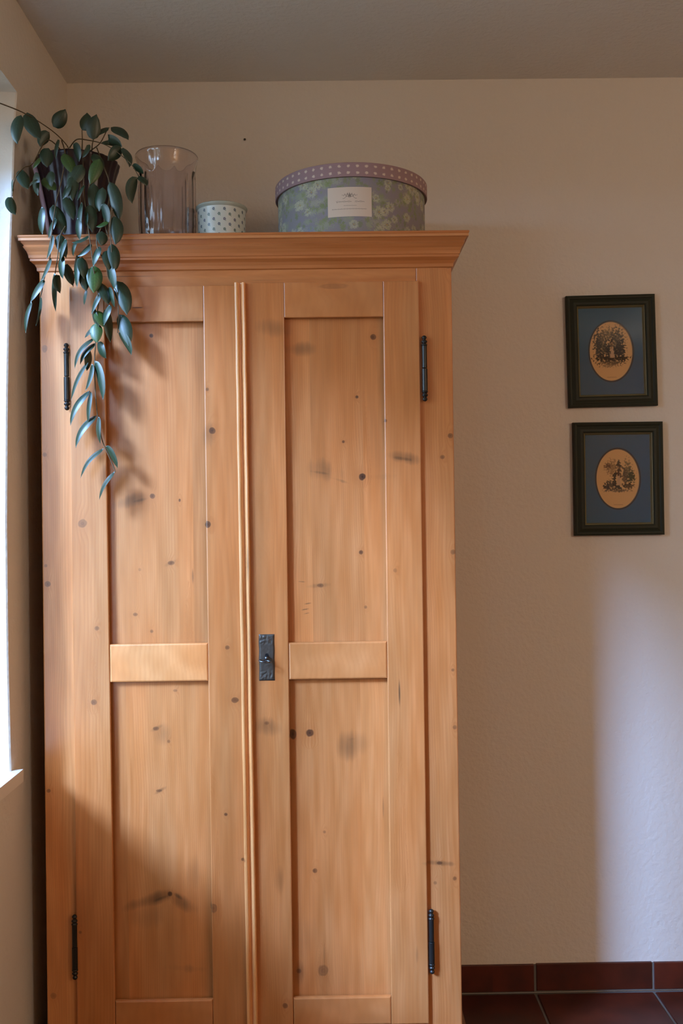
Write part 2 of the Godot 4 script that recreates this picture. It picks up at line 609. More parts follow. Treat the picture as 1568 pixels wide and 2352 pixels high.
func hinge(parent: Node, at: Vector3, length: float):
	var h := branch("hinge", parent, at)
	var L := length
	var s := st_new()
	var f := func(y: float, up: float) -> Array:
		# turned finial from the knuckle end outwards
		var p := []
		for q in [[0.0058, 0.0], [0.0068, 0.001], [0.0068, 0.003], [0.0046, 0.0042], [0.0046, 0.006], [0.0064, 0.0078], [0.0067, 0.0095], [0.0058, 0.0115], [0.0036, 0.013], [0.0036, 0.0145], [0.0052, 0.0165], [0.0056, 0.0185], [0.0046, 0.021], [0.0022, 0.0228], [0.0001, 0.0234]]:
			p.append(Vector2(q[0], y + up * q[1]))
		if up < 0:
			p.reverse()
		return p
	var core := L / 2 - 0.0234
	lathe(s, f.call(core, 1.0), 16)
	put("finial", s, M.iron, h)
	s = st_new()
	lathe(s, f.call(-core, -1.0), 16)
	put("finial", s, M.iron, h)
	for k in [[0.0006, core, 0.0056], [-core, -0.0006, 0.0063]]:
		s = st_new()
		lathe(s, [Vector2(0.0, k[0]), Vector2(k[2] - 0.0006, k[0]), Vector2(k[2], k[0] + 0.0008), Vector2(k[2], k[1] - 0.0008), Vector2(k[2] - 0.0006, k[1]), Vector2(0.0, k[1])], 16)
		put("knuckle", s, M.iron, h)

func build_wardrobe():
	var wd := thing("wardrobe", "tall two-door stripped pine wardrobe with panelled doors standing in the corner", "wardrobe", Vector3.ZERO)
	var xl := -0.650
	var xr := 0.274
	var zb := BACK_Z + 0.012
	# carcass
	var side := pine(5.0, 5.0, 0.4, 1.8, 40)
	for x in [xl + 0.028, xr - 0.018]:
		var s := st_new()
		var lo := Vector3(x, 0.02, zb)
		var hi := Vector3(x + 0.018, 1.84, FACE_Z - 0.0205)
		var c := [Vector3(lo.x, lo.y, lo.z), Vector3(hi.x, lo.y, lo.z), Vector3(hi.x, lo.y, hi.z), Vector3(lo.x, lo.y, hi.z), Vector3(lo.x, hi.y, lo.z), Vector3(hi.x, hi.y, lo.z), Vector3(hi.x, hi.y, hi.z), Vector3(lo.x, hi.y, hi.z)]
		var uv := [Vector2(0, 1), Vector2(1, 1), Vector2(1, 0), Vector2(0, 0)]
		quad(s, c[2], c[1], c[5], c[6], uv)
		quad(s, c[0], c[3], c[7], c[4], uv)
		quad(s, c[3], c[2], c[6], c[7], uv)
		quad(s, c[1], c[0], c[4], c[5], uv)
		quad(s, c[7], c[6], c[5], c[4], uv)
		quad(s, c[0], c[1], c[2], c[3], uv)
		put("side_panel", s, side, wd)
	plank("back_panel", wd, xl + 0.018, xr - 0.018, 0.1, 1.84, zb, zb + 0.01, 0.0005, side)
	plank("face_stile", wd, xl, -0.5735, 0.13, 1.838, FACE_Z - 0.02, FACE_Z, 0.0025, pine(xl, 0.13, 0.0765, 1.708, 1, false, 1.12, -0.022))
	plank("face_stile", wd, 0.1938, xr, 0.13, 1.838, FACE_Z - 0.02, FACE_Z, 0.0025, pine(0.1938, 0.13, 0.0802, 1.708, 2))
	plank("frieze_rail", wd, -0.5733, 0.1936, 1.770, 1.838, FACE_Z - 0.02, FACE_Z - 0.0006, 0.001, pine(-0.5733, 1.77, 0.767, 0.068, 3, true))
	plank("bottom_rail", wd, -0.5733, 0.1936, 0.13, 0.17, FACE_Z - 0.02, FACE_Z - 0.0006, 0.001, pine(-0.5733, 0.13, 0.767, 0.04, 4, true))
	# plinth with a ledge that juts out at the front and sides
	var s := st_new()
	box(s, Vector3(xl - 0.009, 0.0, zb), Vector3(xr + 0.009, 0.128, FACE_Z + 0.014), 0.004)
	put("plinth", s, pine(0.0, 3.0, 0.1, 0.9, 41, false, 0.62), wd)  # tone darkened for dust and to put the ledge's shade into the wood
	# cornice: one profile mitred round front and sides; out and up from the top of the carcass
	var prof := [Vector2(0.0, 1.826), Vector2(0.0035, 1.828), Vector2(0.0042, 1.835), Vector2(0.0075, 1.8415), Vector2(0.0125, 1.8455), Vector2(0.0155, 1.8475), Vector2(0.0155, 1.8525), Vector2(0.0175, 1.8535), Vector2(0.0185, 1.8600), Vector2(0.0210, 1.8670), Vector2(0.0255, 1.8735), Vector2(0.0275, 1.8770), Vector2(0.0255, 1.8785), Vector2(0.0260, 1.8800), Vector2(0.0330, 1.8900), Vector2(0.0365, 1.8965), Vector2(0.0365, 1.8985), Vector2(0.0355, TOP_Y)]
	var run := [0.0]
	for i in range(1, prof.size()):
		run.append(run[-1] + prof[i].distance_to(prof[i - 1]))
	var wood_c := pine(-0.69, 2.5, 1.0, 0.112, 5, true, 0.95, 0.02)
	for k in 3:
		s = st_new()
		for i in prof.size() - 1:
			var q := []
			var uv := []
			for e in [[i, 0], [i, 1], [i + 1, 1], [i + 1, 0]]:
				var o: float = prof[e[0]].x
				var y: float = prof[e[0]].y
				var L := Vector3(xl - o, y, FACE_Z + o)
				var R := Vector3(xr + o, y, FACE_Z + o)
				var p: Vector3
				if k == 0:
					p = R if e[1] else L
				elif k == 1:
					p = L if e[1] else Vector3(xl - o, y, zb)
				else:
					p = Vector3(xr + o, y, zb) if e[1] else R
				q.append(p)
				var along := (p.x - xl + 0.04) if k == 0 else (p.z - zb)
				uv.append(Vector2(1.0 - run[e[0]] / run[-1], clampf(along, 0.002, 0.998)))
			quad(s, q[0], q[1], q[2], q[3], uv)
		put("cornice_moulding", s, wood_c, wd)
	s = st_new()
	box(s, Vector3(xl - 0.035, TOP_Y - 0.012, zb), Vector3(xr + 0.035, TOP_Y - 0.0002, FACE_Z + 0.035))
	put("top_board", s, pine(0.0, 3.5, 0.3, 0.6, 42), wd)
	# doors
	var zp := DOOR_Z - 0.016
	var back := FACE_Z + 0.0004
	for side_k in 2:
		var d := branch("door", wd)
		var rt := side_k == 1
		d.set_meta("label", "right door with the lock plate and centre bead" if rt else "left door partly covered by the trailing plant")
		var x0 := -0.199 if rt else -0.581
		var x3 := 0.1990 if rt else -0.2068
		var x1 := -0.1023 if rt else -0.5035
		var x2 := 0.1190 if rt else -0.2828
		var l1 := 0.0 if rt else 0.0065
		var l2 := -0.0035 if rt else 0.0025
		var top := 1.7955 if rt else 1.7905
		var bot := 0.14
		var zbk := DOOR_Z - 0.022
		var ym := [0.2022, 0.9080, 0.9905 if rt else 0.9923, 1.7161 if rt else 1.7104]
		plank("stile", d, x0, x1, bot, top, back, DOOR_Z, 0.0022, pine(x0, bot, x1 - x0, top - bot, 10 + side_k), false, 0.0, l1)
		plank("stile", d, x2, x3, bot, top, back, DOOR_Z, 0.0022, pine(x2, bot, x3 - x2, top - bot, 12 + side_k), false, l2, 0.0 if rt else 0.006)
		var xa := x1 - 0.001
		var xb := x2 + 0.001
		for r in [[bot, ym[0]], [ym[1], ym[2]], [ym[3], top - 0.0006]]:
			var low: float = 1.0 - (r[0] + r[1] - 2.0 * bot) / (2.0 * (top - bot))
			plank("rail", d, x1 + l1 * low + 0.0002, x2 + l2 * low - 0.0002, r[0], r[1], back, DOOR_Z - 0.0004, 0.0035 if r[0] < 1.5 else 0.0015, pine(x1, r[0], x2 - x1, r[1] - r[0], 20 + side_k * 3 + int(r[0] * 10.0), true, 1.0 if r[0] < 0.5 or r[0] > 1.5 else (1.03 if rt else 1.12), -0.02 if r[0] > 0.5 and r[0] < 1.5 and not rt else 0.0))
		# panels glued up from boards, set back in the frame
		var cuts := [[[-0.1043, -0.047, 1.04], [-0.047, 0.070, 0.975], [0.070, 0.121, 1.0]], [[-0.1043, 0.056, 0.985], [0.056, 0.121, 1.035]]] if rt else [[[-0.5055, -0.313, 1.0], [-0.313, -0.2810, 0.955]], [[-0.5055, -0.468, 0.97], [-0.468, -0.2800, 1.01]]]
		for p in 2:
			var ya: float = (ym[2] if p == 0 else ym[0]) - 0.004
			var yb: float = (ym[3] if p == 0 else ym[1]) + 0.004
			for c in cuts[p]:
				plank("panel_board", d, c[0], c[1], ya, yb, back - 0.012, zp, 0.00004, pine(c[0], ya, c[1] - c[0], yb - ya, int(absf(c[0]) * 900.0) + p * 5, false, c[2]))
		if rt:
			# centre bead: a flat bar with a groove between two rounds
			s = st_new()
			var prf := [Vector2(0.0, 0.0), Vector2(0.0, 0.0085), Vector2(0.0012, 0.0108), Vector2(0.0035, 0.0115), Vector2(0.0062, 0.0112), Vector2(0.0080, 0.0098), Vector2(0.0088, 0.0040), Vector2(0.0120, 0.0022), Vector2(0.0152, 0.0040), Vector2(0.0160, 0.0092), Vector2(0.0178, 0.0112), Vector2(0.0205, 0.0118), Vector2(0.0225, 0.0108), Vector2(0.0236, 0.0088), Vector2(0.0240, 0.0)]
			var steps := 34
			for j in steps:
				for i in prf.size() - 1:
					var q := []
					var uv := []
					for e in [[i, j], [i + 1, j], [i + 1, j + 1], [i, j + 1]]:
						var fy := float(e[1]) / steps
						var y := lerpf(bot, top - 0.002, fy)
						var wob := 0.0006 * nz.get_noise_2d(y * 700.0, 3.0)
						q.append(Vector3(lerpf(-0.2045, -0.2115, fy) + prf[e[0]].x + wob, y, DOOR_Z + prf[e[0]].y))
						uv.append(Vector2(prf[e[0]].x / 0.024, 1.0 - fy))
					quad(s, q[0], q[1], q[2], q[3], uv)
			put("centre_bead", s, pine(-0.2113, 0.14, 0.024, 1.655, 30, false, 1.2, -0.06), d)
			# hammered lock plate
			s = st_new()
			var gx := 18
			var gy := 50
			var X0 := -0.1683
			var X1 := -0.1335
			var Y0 := 0.9070
			var Y1 := 1.0103
			var hgt := func(i: int, j: int) -> Vector3:
				var u := float(i) / gx
				var v := float(j) / gy
				var e := minf(minf(u, 1.0 - u) * 0.0348, minf(v, 1.0 - v) * 0.1033)
				var z := 0.0028 * smoothstep(0.0, 0.003, e)
				var band := smoothstep(0.24, 0.17, minf(v, 1.0 - v))
				z += (0.0004 + 0.0013 * band) * nz.get_noise_2d(u * 420.0, v * 1250.0) * smoothstep(0.001, 0.004, e)
				var wav := 0.0006 * sin(v * 17.0 + u * 3.0)
				return Vector3(lerpf(X0, X1, u) + wav * (1.0 if u > 0.5 else -1.0) * 0.5, lerpf(Y0, Y1, v), DOOR_Z + 0.0002 + z)
			var sm := st_new()
			sm.set_smooth_group(0)
			for j in gy:
				for i in gx:
					var a: Vector3 = hgt.call(i, j)
					var b: Vector3 = hgt.call(i + 1, j)
					var c: Vector3 = hgt.call(i + 1, j + 1)
					var dd: Vector3 = hgt.call(i, j + 1)
					for v in [a, c, b, a, dd, c]:
						sm.add_vertex(v)
			sm.generate_normals()
			put("lock_plate", sm, M.hammered, d)
			# keyhole: a near-black disc on the plate for the shade inside the hole
			s = st_new()
			var ring := []
			for i in 20:
				var a := TAU * i / 20.0
				ring.append(Vector3(-0.1505 + cos(a) * 0.0042, 0.9640 + sin(a) * 0.0042, DOOR_Z + 0.0034))
			for i in 20:
				var a: Vector3 = ring[i]
				var b: Vector3 = ring[(i + 1) % 20]
				var c := Vector3(-0.1505, 0.9640, DOOR_Z + 0.0030)
				quad(s, c, a, b, c)
			put("keyhole", s, mat(Color(0.015, 0.013, 0.012), 0.9), d)
	# hinges: lift-off barrels with turned finials between doors and face frame
	hinge(wd, Vector3(-0.5880, 1.5897, DOOR_Z + 0.001), 0.1505)
	hinge(wd, Vector3(0.2098, 1.5988, DOOR_Z - 0.001), 0.1481)
	hinge(wd, Vector3(-0.5842, 0.3240, DOOR_Z + 0.001), 0.1443)
	hinge(wd, Vector3(0.2072, 0.3218, DOOR_Z - 0.001), 0.1447)
	# key in the lock, its bow lying flat
	var key := thing("key", "small dark iron key standing in the lock plate of the right wardrobe door", "key", Vector3(-0.1505, 0.9575, DOOR_Z + 0.003))
	s = st_new()
	tube(s, [Vector3(0, 0.004, -0.002), Vector3(0, 0.003, 0.008), Vector3(0, 0.001, 0.015)], 0.0032, 0.0030, 12)
	lathe(s, [Vector2(0.0, -0.003), Vector2(0.0036, -0.002), Vector2(0.0045, 0.001), Vector2(0.0036, 0.004), Vector2(0.0, 0.005)], 12, Vector3(0, 0.001, 0.013))
	put("shank", s, M.steel, key)
	s = st_new()
	var loop := []
	for i in 29:
		var a := TAU * i / 28.0
		loop.append(Vector3(sin(a) * 0.0125 - 0.003, -0.0035 - 0.002 * sin(a) + cos(a) * 0.0008, 0.024 - cos(a) * 0.008))
	tube(s, loop, 0.0017, 0.0017, 8)
	put("bow", s, M.steel, key)

# ------------------------------------------------------------------ things on the wardrobe

func blot(im: Image, cx: float, cy: float, rx: float, ry: float, c: Color, rough := 0.3, wrap := true, fz := 16.0, soft := 0.25):
	var W := im.get_width()
	var H := im.get_height()
	for y in range(maxi(0, int(cy - ry * 1.4)), mini(H, int(cy + ry * 1.4) + 1)):
		for x in range(int(cx - rx * 1.4), int(cx + rx * 1.4) + 1):
			if not wrap and (x < 0 or x >= W):
				continue
			var e := sqrt(pow((x - cx) / rx, 2.0) + pow((y - cy) / ry, 2.0)) + rough * nz.get_noise_2d(x * fz, y * fz)
			var a := clampf((1.0 - e) / soft, 0.0, 1.0) * c.a
			if a > 0.0:
				var X := posmod(x, W)
				im.set_pixel(X, y, im.get_pixel(X, y).lerp(Color(c.r, c.g, c.b), a))

func build_hat_box():
	var hb := thing("hat_box", "round floral paper hat box with a mauve polka-dot lid and paper label", "hat box", Vector3(0.0549, TOP_Y, -2.360))
	var rng := RandomNumberGenerator.new()
	rng.seed = 404
	var W := 1536
	var H := 192
	var im := Image.create(W, H, false, Image.FORMAT_RGB8)
	im.fill(Color(0.55, 0.54, 0.56))
	for i in 260:
		var c := [Color(0.55, 0.53, 0.60, 0.6), Color(0.60, 0.63, 0.52, 0.7), Color(0.66, 0.66, 0.58, 0.6), Color(0.53, 0.54, 0.60, 0.6)][rng.randi() % 4] as Color
		blot(im, rng.randf() * W, rng.randf() * H, rng.randf_range(10, 34), rng.randf_range(8, 24), c, 0.9)
	for i in 620:
		var g := rng.randf_range(0.0, 0.08)
		blot(im, rng.randf() * W, rng.randf() * H, rng.randf_range(3, 9), rng.randf_range(4, 11), Color(0.47 + g, 0.52 + g, 0.36 + g, 0.6), 0.9)
	for i in 96:
		var cx := rng.randf() * W
		var cy := rng.randf() * H
		var r := rng.randf_range(10, 19)
		for k in 6:
			var a := TAU * k / 6.0 + rng.randf() * 0.4
			blot(im, cx + cos(a) * r * 0.65, cy + sin(a) * r * 0.65, r * 0.5, r * 0.45, Color(0.72, 0.72, 0.63, 0.62), 0.7)
		for k in 5:
			var a := TAU * rng.randf()
			blot(im, cx + cos(a) * r * 0.4, cy + sin(a) * r * 0.4, 2.0, 1.4, Color(0.55, 0.56, 0.45, 0.7), 0.3)
		blot(im, cx, cy, r * 0.2, r * 0.2, Color(0.66, 0.60, 0.42, 0.9), 0.3)
	var paper := mat(Color.WHITE, 0.72, 0.0, 0.3)
	paper.albedo_texture = ImageTexture.create_from_image(im)
	var s := st_new()
	lathe(s, [Vector2(0.1745, 0.0), Vector2(0.1765, 0.002), Vector2(0.1765, 0.05), Vector2(0.1765, 0.10), Vector2(0.1765, 0.14)], 96)
	put("body", s, paper, hb)
	var lw := 1280
	var lh := 48
	var li := Image.create(lw, lh, false, Image.FORMAT_RGB8)
	li.fill(Color(0.60, 0.505, 0.525))
	for k in 56:
		for row in 2:
			blot(li, (k + 0.5) * lw / 56.0, 13.0 + 22.0 * row, 4.6, 5.0, Color(0.84, 0.78, 0.72, 0.85), 0.35)
	var lid_m := mat(Color.WHITE, 0.72, 0.0, 0.3)
	lid_m.albedo_texture = ImageTexture.create_from_image(li)
	var edge := mat(Color(0.55, 0.46, 0.48), 0.75)
	var ld := branch("lid", hb)
	s = st_new()
	lathe(s, [Vector2(0.1820, 0.1285), Vector2(0.1828, 0.130), Vector2(0.1828, 0.145), Vector2(0.1828, 0.1585), Vector2(0.1815, 0.1603)], 96)
	put("band", s, lid_m, ld)
	s = st_new()
	lathe(s, [Vector2(0.1765, 0.135), Vector2(0.1772, 0.1285), Vector2(0.1820, 0.1285)], 96)
	put("rim", s, edge, ld)
	s = st_new()
	lathe(s, [Vector2(0.1815, 0.1603), Vector2(0.12, 0.1612), Vector2(0.0, 0.1615)], 96)
	put("top", s, edge, ld)
	# paper label, printed, curved round the body
	var tw := 360
	var th := 240
	var ti := Image.create(tw, th, false, Image.FORMAT_RGB8)
	ti.fill(Color(0.83, 0.775, 0.72))
	var ink := Color(0.44, 0.41, 0.385)
	for side in [-1.0, 1.0]:
		for k in 6:
			var fx: float = 180.0 + side * (7.0 + k * 10.5)
			blot(ti, fx, 66.0 - (10.0 - k * 1.6) * (1 if k % 2 else -0.4), 5.5 - k * 0.4, 13.0 - k * 1.7, Color(ink.r, ink.g, ink.b, 0.72 - 0.05 * k), 0.5, false)
		for k in 26:
			var f := k / 25.0
			blot(ti, 180.0 + side * (4.0 + 52.0 * f), 84.0 - 9.0 * sin(f * 5.2), 2.2, 2.0, Color(ink.r, ink.g, ink.b, 0.6), 0.2, false)
	blot(ti, 180, 64, 6, 20, Color(ink.r, ink.g, ink.b, 0.7), 0.4, false)
	# two lines of a fine script too small to read, and a line of small print
	var pen := func(x0: float, x1: float, y: float, amp: float, step: float, a: float, r: float):
		var x := x0
		while x < x1:
			var ph := (x - x0) / step
			var yy: float = y + amp * sin(ph * TAU) * (0.7 + 0.5 * sin(ph * 1.7))
			blot(ti, x + 1.5 * sin(ph * TAU + 1.2), yy, r, r, Color(ink.r, ink.g, ink.b, a), 0.1, false)
			x += 0.6
	pen.call(70.0, 84.0, 112.0, 14.0, 26.0, 0.6, 1.7)
	pen.call(86.0, 196.0, 118.0, 5.5, 10.5, 0.5, 1.5)
	pen.call(222.0, 300.0, 118.0, 5.5, 10.5, 0.5, 1.5)
	pen.call(130.0, 236.0, 150.0, 2.0, 6.0, 0.38, 1.2)
	pen.call(34.0, 318.0, 178.0, 2.8, 6.5, 0.45, 1.4)
	var lm := mat(Color.WHITE, 0.75, 0.0, 0.3)
	lm.albedo_texture = ImageTexture.create_from_image(ti)
	s = st_new()
	var a0 := asin(-0.0565 / 0.1772)
	var a1 := asin(0.0418 / 0.1772)
	for k in 16:
		var q := []
		var uv := []
		for e in [[k, 0], [k + 1, 0], [k + 1, 1], [k, 1]]:
			var a := lerpf(a0, a1, e[0] / 16.0)
			q.append(Vector3(sin(a) * 0.1772, lerpf(0.0405, 0.1065, e[1]), cos(a) * 0.1772))
			uv.append(Vector2(e[0] / 16.0, 1.0 - e[1]))
		quad(s, q[0], q[1], q[2], q[3], uv)
	put("label", s, lm, hb)

func build_bowl():
	var b := thing("bowl", "small white ceramic bowl printed with grey-blue flowers, beside the glass vase", "bowl", Vector3(-0.2549, TOP_Y, -2.330))
	var im := Image.create(840, 210, false, Image.FORMAT_RGB8)
	im.fill(Color(0.80, 0.83, 0.80))
	for row in 9:
		for k in 14:
			var cx := (k + 0.5 + 0.5 * (row % 2)) * 60.0
			var cy := 16.0 + row * 24.5
			var c := [Color(0.33, 0.39, 0.47, 0.9), Color(0.36, 0.45, 0.45, 0.9), Color(0.38, 0.40, 0.50, 0.9)][(k * 3 + row) % 3] as Color
			for a in 5:
				var t := TAU * a / 5.0 + k
				blot(im, cx + cos(t) * 4.8, cy + sin(t) * 4.8, 3.7, 3.7, c, 0.2)
			blot(im, cx, cy, 2.0, 2.0, Color(0.72, 0.72, 0.55), 0.1)
			blot(im, cx + 7.0, cy + 8.0, 2.2, 3.6, Color(0.45, 0.55, 0.48, 0.8), 0.2)
	var m := mat(Color.WHITE, 0.22, 0.0, 0.5)
	m.albedo_texture = ImageTexture.create_from_image(im)
	var glaze := mat(Color(0.66, 0.69, 0.65), 0.22, 0.0, 0.5)
	var s := st_new()
	lathe(s, [Vector2(0.046, 0.001), Vector2(0.0515, 0.004), Vector2(0.0545, 0.012), Vector2(0.0560, 0.035), Vector2(0.0568, 0.070), Vector2(0.0572, 0.092), Vector2(0.0580, 0.0985)], 64)
	put("body", s, m, b)
	s = st_new()
	lathe(s, [Vector2(0.0580, 0.0985), Vector2(0.0600, 0.1015), Vector2(0.0612, 0.1045), Vector2(0.0612, 0.1068), Vector2(0.0600, 0.1080), Vector2(0.0580, 0.1072), Vector2(0.0555, 0.1030), Vector2(0.0535, 0.095)], 64)
	put("rim", s, glaze, b)
	s = st_new()
	lathe(s, [Vector2(0.0535, 0.095), Vector2(0.0520, 0.03), Vector2(0.046, 0.008), Vector2(0.0, 0.006)], 48)
	put("inside", s, glaze, b)
	s = st_new()
	lathe(s, [Vector2(0.0, 0.0025), Vector2(0.040, 0.0025), Vector2(0.042, 0.0002), Vector2(0.046, 0.001)], 48)
	put("foot", s, glaze, b)

func build_vase():
	var v := thing("glass_vase", "clear fluted glass vase with a flared rim on top of the wardrobe", "vase", Vector3(-0.3838, TOP_Y + 0.0004, -2.330))
	var g := mat(Color(0.955, 0.935, 0.95, 0.0), 0.0)
	g.refraction_enabled = true
	g.refraction_scale = 0.05
	g.transparency = BaseMaterial3D.TRANSPARENCY_ALPHA
	var prof := []
	# outside from the foot up, over the rim and down the inside
	for p in [[0.0, 0.003], [0.040, 0.003], [0.048, 0.0], [0.053, 0.003], [0.0585, 0.012], [0.0635, 0.028], [0.0662, 0.045], [0.0672, 0.07], [0.0675, 0.10], [0.0675, 0.13], [0.0675, 0.15], [0.0672, 0.166], [0.0668, 0.178], [0.0668, 0.186], [0.0675, 0.196], [0.0695, 0.208], [0.0725, 0.220], [0.0740, 0.2265], [0.0742, 0.2300], [0.0732, 0.2322], [0.0715, 0.2318], [0.0695, 0.2260], [0.0660, 0.212], [0.0632, 0.196], [0.0622, 0.18], [0.0620, 0.10], [0.0610, 0.045], [0.0570, 0.030], [0.045, 0.024], [0.0, 0.022]]:
		prof.append(Vector2(p[0], p[1]))
	var flute := func(a: float, i: int, r: float) -> float:
		if i >= 19:
			return r
		var y: float = prof[i].y
		var k := smoothstep(0.008, 0.03, y) * (1.0 - smoothstep(0.176, 0.192, y))
		var f: float = fposmod(a / TAU * 11.0 + 0.25, 1.0) * 2.0 - 1.0
		return r - 0.0046 * k * (1.0 - f * f) + 0.0012 * k
	var s := st_new()
	lathe(s, prof, 192, Vector3.ZERO, flute)
	put("glass", s, g, v)

# one leaf: blade with a folded midrib and a short stalk
func leaf_mesh(B: Vector3, T: Vector3, width: float, bow: float, roll: float, bulge: float) -> SurfaceTool:
	var s := st_new()
	var dir := T - B
	var flat := Vector2(dir.x, dir.y).normalized()
	var n := Vector3(flat.y, -flat.x, 0) * -1.0
	var C := (B + T) * 0.5 + n * bow * 1.5 + Vector3(0, 0, bulge)
	var N := 12
	var rows := []
	var grid := []
	for i in N + 1:
		var t := float(i) / N
		var p := B.lerp(C, t).lerp(C.lerp(T, t), t)
		var tan := ((C - B).lerp(T - C, t)).normalized()
		var sx := tan.cross(Vector3(0, 0, 1)).normalized()
		var out := sx.cross(tan).normalized()
		if out.z < 0:
			out = -out
		# turn the blade about its midrib; positive turns the face to the window on the left
		var rt := Basis(tan, 0.0)
		var a := deg_to_rad(roll)
		var want := Vector3(-1, 0, 0)
		var sgn := 1.0 if (Basis(tan, 0.3) * out).dot(want) > out.dot(want) else -1.0
		rt = Basis(tan, a * sgn)
		sx = rt * sx
		out = rt * out
		var wd := width * 0.5 * pow(sin(PI * pow(t, 0.82)), 0.62) * (1.0 - 0.18 * t)
		if t > 0.86:
			wd *= lerpf(1.0, 0.0, pow((t - 0.86) / 0.14, 1.4))
		var row := []
		for j in 7:
			var u := (j - 3) / 3.0
			var lift := 0.30 * absf(u) - 0.16 * u * u
			row.append(p + sx * u * wd - out * wd * (0.34 * u * u) + out * wd * lift * 0.55)
		grid.append(row)
	for i in N + 1:
		var row := []
		for j in 7:
			var v: Vector3 = (grid[i][mini(j + 1, 6)] - grid[i][maxi(j - 1, 0)]).cross(grid[mini(i + 1, N)][j] - grid[maxi(i - 1, 0)][j])
			row.append(v.normalized() if v.length() > 1e-12 else Vector3(0, 0, 1))
		rows.append(row)
	for i in N:
		for j in 6:
			var ids := [[i, j], [i, j + 1], [i + 1, j + 1], [i + 1, j]]
			var order := [0, 2, 1, 0, 3, 2]
			for t in order:
				var id = ids[t]
				s.set_normal(rows[id[0]][id[1]])
				s.set_uv(Vector2(id[1] / 6.0, float(id[0]) / N))
				s.add_vertex(grid[id[0]][id[1]])
	return s

